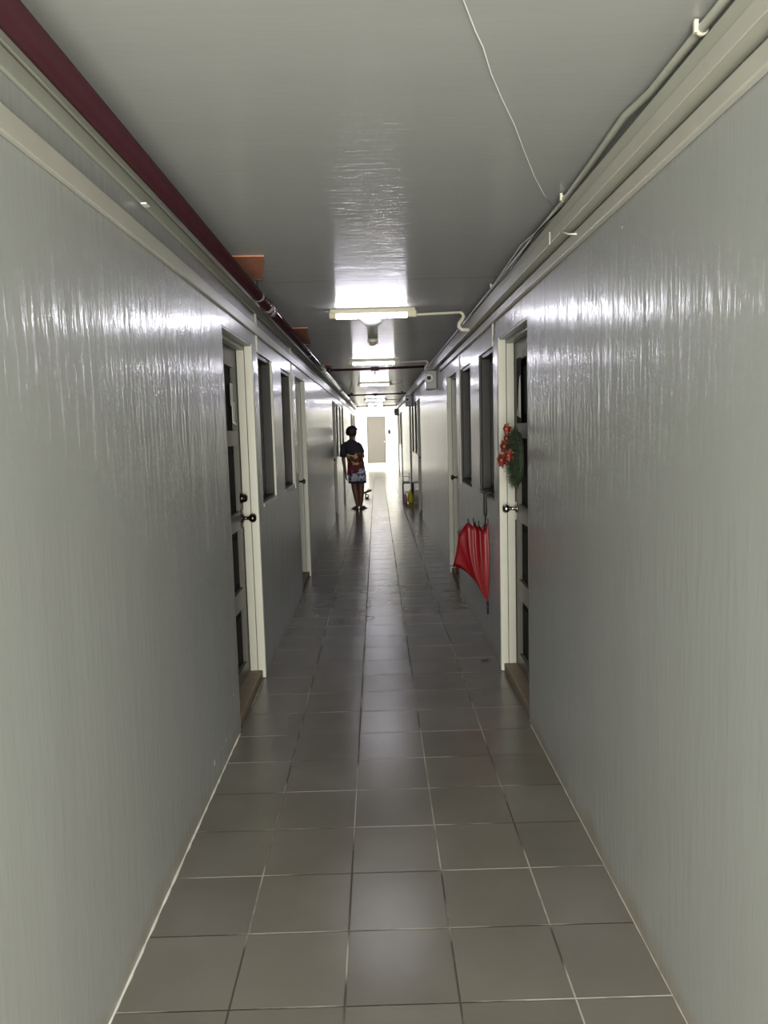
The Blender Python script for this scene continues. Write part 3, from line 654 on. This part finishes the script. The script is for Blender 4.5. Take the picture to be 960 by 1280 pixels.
# t-shirt with print on the back
def shirt_mat():
    m, tr_, b = newmat('printed_tshirt'); L = tr_.links.new; b.inputs['Roughness'].default_value = .85
    tc = N(tr_, 'ShaderNodeTexCoord'); sx = N(tr_, 'ShaderNodeSeparateXYZ'); L(tc.outputs['Object'], sx.inputs[0])
    no = N(tr_, 'ShaderNodeTexNoise'); no.inputs['Scale'].default_value = 9; no.inputs['Detail'].default_value = 2; L(tc.outputs['Object'], no.inputs['Vector'])
    r1 = N(tr_, 'ShaderNodeValToRGB'); e = r1.color_ramp; e.interpolation = 'CONSTANT'
    e.elements[0].position = 0; e.elements[0].color = (.05, .02, .02, 1); e.elements[1].position = .42; e.elements[1].color = (.12, .02, .02, 1)
    for p, c in ((.5, (.42, .24, .11, 1)), (.57, (.78, .62, .42, 1)), (.66, (.08, .03, .02, 1))):
        q = e.elements.new(p); q.color = c
    L(no.outputs[0], r1.inputs[0])
    wv = N(tr_, 'ShaderNodeTexWave'); wv.inputs['Scale'].default_value = 8; wv.inputs['Distortion'].default_value = 6; wv.bands_direction = 'X'; L(tc.outputs['Object'], wv.inputs['Vector'])
    r2 = N(tr_, 'ShaderNodeValToRGB'); e = r2.color_ramp; e.elements[0].color = (.03, .01, .012, 1); e.elements[1].color = (.28, .03, .04, 1); L(wv.outputs[0], r2.inputs[0])
    ml = N(tr_, 'ShaderNodeMapRange'); ml.inputs['From Min'].default_value = .84; ml.inputs['From Max'].default_value = .87; L(sx.outputs[2], ml.inputs[0])
    mx = N(tr_, 'ShaderNodeMix', data_type='RGBA'); L(ml.outputs[0], mx.inputs[0]); L(r2.outputs[0], mx.inputs[6]); L(r1.outputs[0], mx.inputs[7])
    # navy above, print below with a wavy border
    zz = N(tr_, 'ShaderNodeMath', operation='MULTIPLY_ADD'); zz.inputs[1].default_value = .12; L(no.outputs[0], zz.inputs[0]); L(sx.outputs[2], zz.inputs[2])
    mu = N(tr_, 'ShaderNodeMapRange'); mu.inputs['From Min'].default_value = 1.125; mu.inputs['From Max'].default_value = 1.14; L(zz.outputs[0], mu.inputs[0])
    m2 = N(tr_, 'ShaderNodeMix', data_type='RGBA'); L(mu.outputs[0], m2.inputs[0]); L(mx.outputs[2], m2.inputs[6]); m2.inputs[7].default_value = (.022, .022, .032, 1)
    L(m2.outputs[2], b.inputs['Base Color']); return m
def shorts_mat():
    m, tr_, b = newmat('patterned_shorts'); L = tr_.links.new; b.inputs['Roughness'].default_value = .8
    tc = N(tr_, 'ShaderNodeTexCoord'); sx = N(tr_, 'ShaderNodeSeparateXYZ'); L(tc.outputs['Object'], sx.inputs[0])
    no = N(tr_, 'ShaderNodeTexNoise'); no.inputs['Scale'].default_value = 16; L(tc.outputs['Object'], no.inputs['Vector'])
    r1 = N(tr_, 'ShaderNodeValToRGB'); e = r1.color_ramp; e.interpolation = 'CONSTANT'; e.elements[0].color = (.06, .08, .25, 1); e.elements[1].position = .47; e.elements[1].color = (.62, .62, .72, 1)
    L(no.outputs[0], r1.inputs[0])
    z2 = N(tr_, 'ShaderNodeMath', operation='MULTIPLY_ADD'); z2.inputs[1].default_value = .06; L(no.outputs[0], z2.inputs[0]); L(sx.outputs[2], z2.inputs[2])
    mu = N(tr_, 'ShaderNodeMapRange'); mu.inputs['From Min'].default_value = .57; mu.inputs['From Max'].default_value = .575; L(z2.outputs[0], mu.inputs[0])
    m2 = N(tr_, 'ShaderNodeMix', data_type='RGBA'); L(mu.outputs[0], m2.inputs[0]); m2.inputs[6].default_value = (.02, .03, .10, 1); L(r1.outputs[0], m2.inputs[7])
    L(m2.outputs[2], b.inputs['Base Color']); return m
def ell_ring(cx, cyy, z, rx, ry, n=24, tilt=0, wob=0):
    return [(cx+rx*math.cos(2*PI*k/n)*(1+wob*math.sin(5*2*PI*k/n)), cyy+ry*math.sin(2*PI*k/n)*(1+wob*math.sin(7*2*PI*k/n)), z+tilt*math.cos(2*PI*k/n)) for k in range(n)]
sh = MB()
sh.loft([ell_ring(-.41, PY, .70, .172, .135, tilt=.05, wob=.03), ell_ring(-.405, PY, .78, .165, .132, tilt=.04, wob=.02), ell_ring(-.41, PY, .92, .152, .125, tilt=.02, wob=.02), ell_ring(-.435, PY-.003, 1.06, .158, .128),
         ell_ring(-.465, PY-.004, 1.16, .165, .125), ell_ring(-.477, PY-.002, 1.235, .160, .11), ell_ring(-.478, PY, 1.285, .105, .085), ell_ring(-.477, PY+.003, 1.31, .062, .06), ell_ring(-.477, PY+.003, 1.325, .052, .052)], cap=False)
sh.tube([(-.56, PY, 1.225), (-.61, PY, 1.20), (-.635, PY+.003, 1.10), (-.648, PY+.005, 1.00)], [.072, .072, .067, .063], 16, cap=False, m=1)
sh.tube([(-.39, PY, 1.225), (-.345, PY, 1.19), (-.308, PY-.003, 1.12), (-.292, PY-.007, 1.06)], [.072, .072, .066, .062], 16, cap=False, m=1)
so = obj('t_shirt', sh, [shirt_mat(), M['navy']], t); so.modifiers.new('thick', 'SOLIDIFY').thickness = .004
st = MB()
st.loft([ell_ring(-.385, PY, .86, .14, .115), ell_ring(-.385, PY, .78, .15, .125), ell_ring(-.387, PY, .70, .158, .13)], cap=False)
for cx, tl_ in ((-.462, .0), (-.312, .0)):
    st.loft([ell_ring(cx+(.012 if cx < -.4 else -.012), PY, .74, .098, .128), ell_ring(cx, PY, .64, .096, .12, wob=.02), ell_ring(cx, PY, .50, .094, .112, wob=.04)], cap=False)
so = obj('shorts', st, shorts_mat(), t); so.modifiers.new('thick', 'SOLIDIFY').thickness = .004
for (hx, hy, tx, ty) in ((-.40, PY-.04, -.485, PY+.17), (-.34, PY, -.245, PY+.20)):
    a = Vector((hx, hy, 0)); b = Vector((tx, ty, 0)); d = (b-a).normalized(); q = Vector((-d.y, d.x, 0)); L_ = (b-a).length
    rr = [[tuple(a+d*L_*f+q*wd*e+Vector((0, 0, z))) for e, z in ((-1, 0), (1, 0), (1, .016), (-1, .016))] for f, wd in ((-.08, .02), (0, .036), (.4, .034), (.8, .045), (1.05, .03))]
    fo = obj('flip_flop', MB().loft(rr), M['shoe'], t)
    for s_ in (-1, 1): pass
    kid('strap', MB().tube([a+d*L_*.45-q*.034+Vector((0, 0, .012)), a+d*L_*.6-q*.02+Vector((0, 0, .05)), a+d*L_*.8+Vector((0, 0, .045)), a+d*L_*.6+q*.02+Vector((0, 0, .05)), a+d*L_*.45+q*.034+Vector((0, 0, .012))], .006, 6), M['dark'], fo, t['_w'])
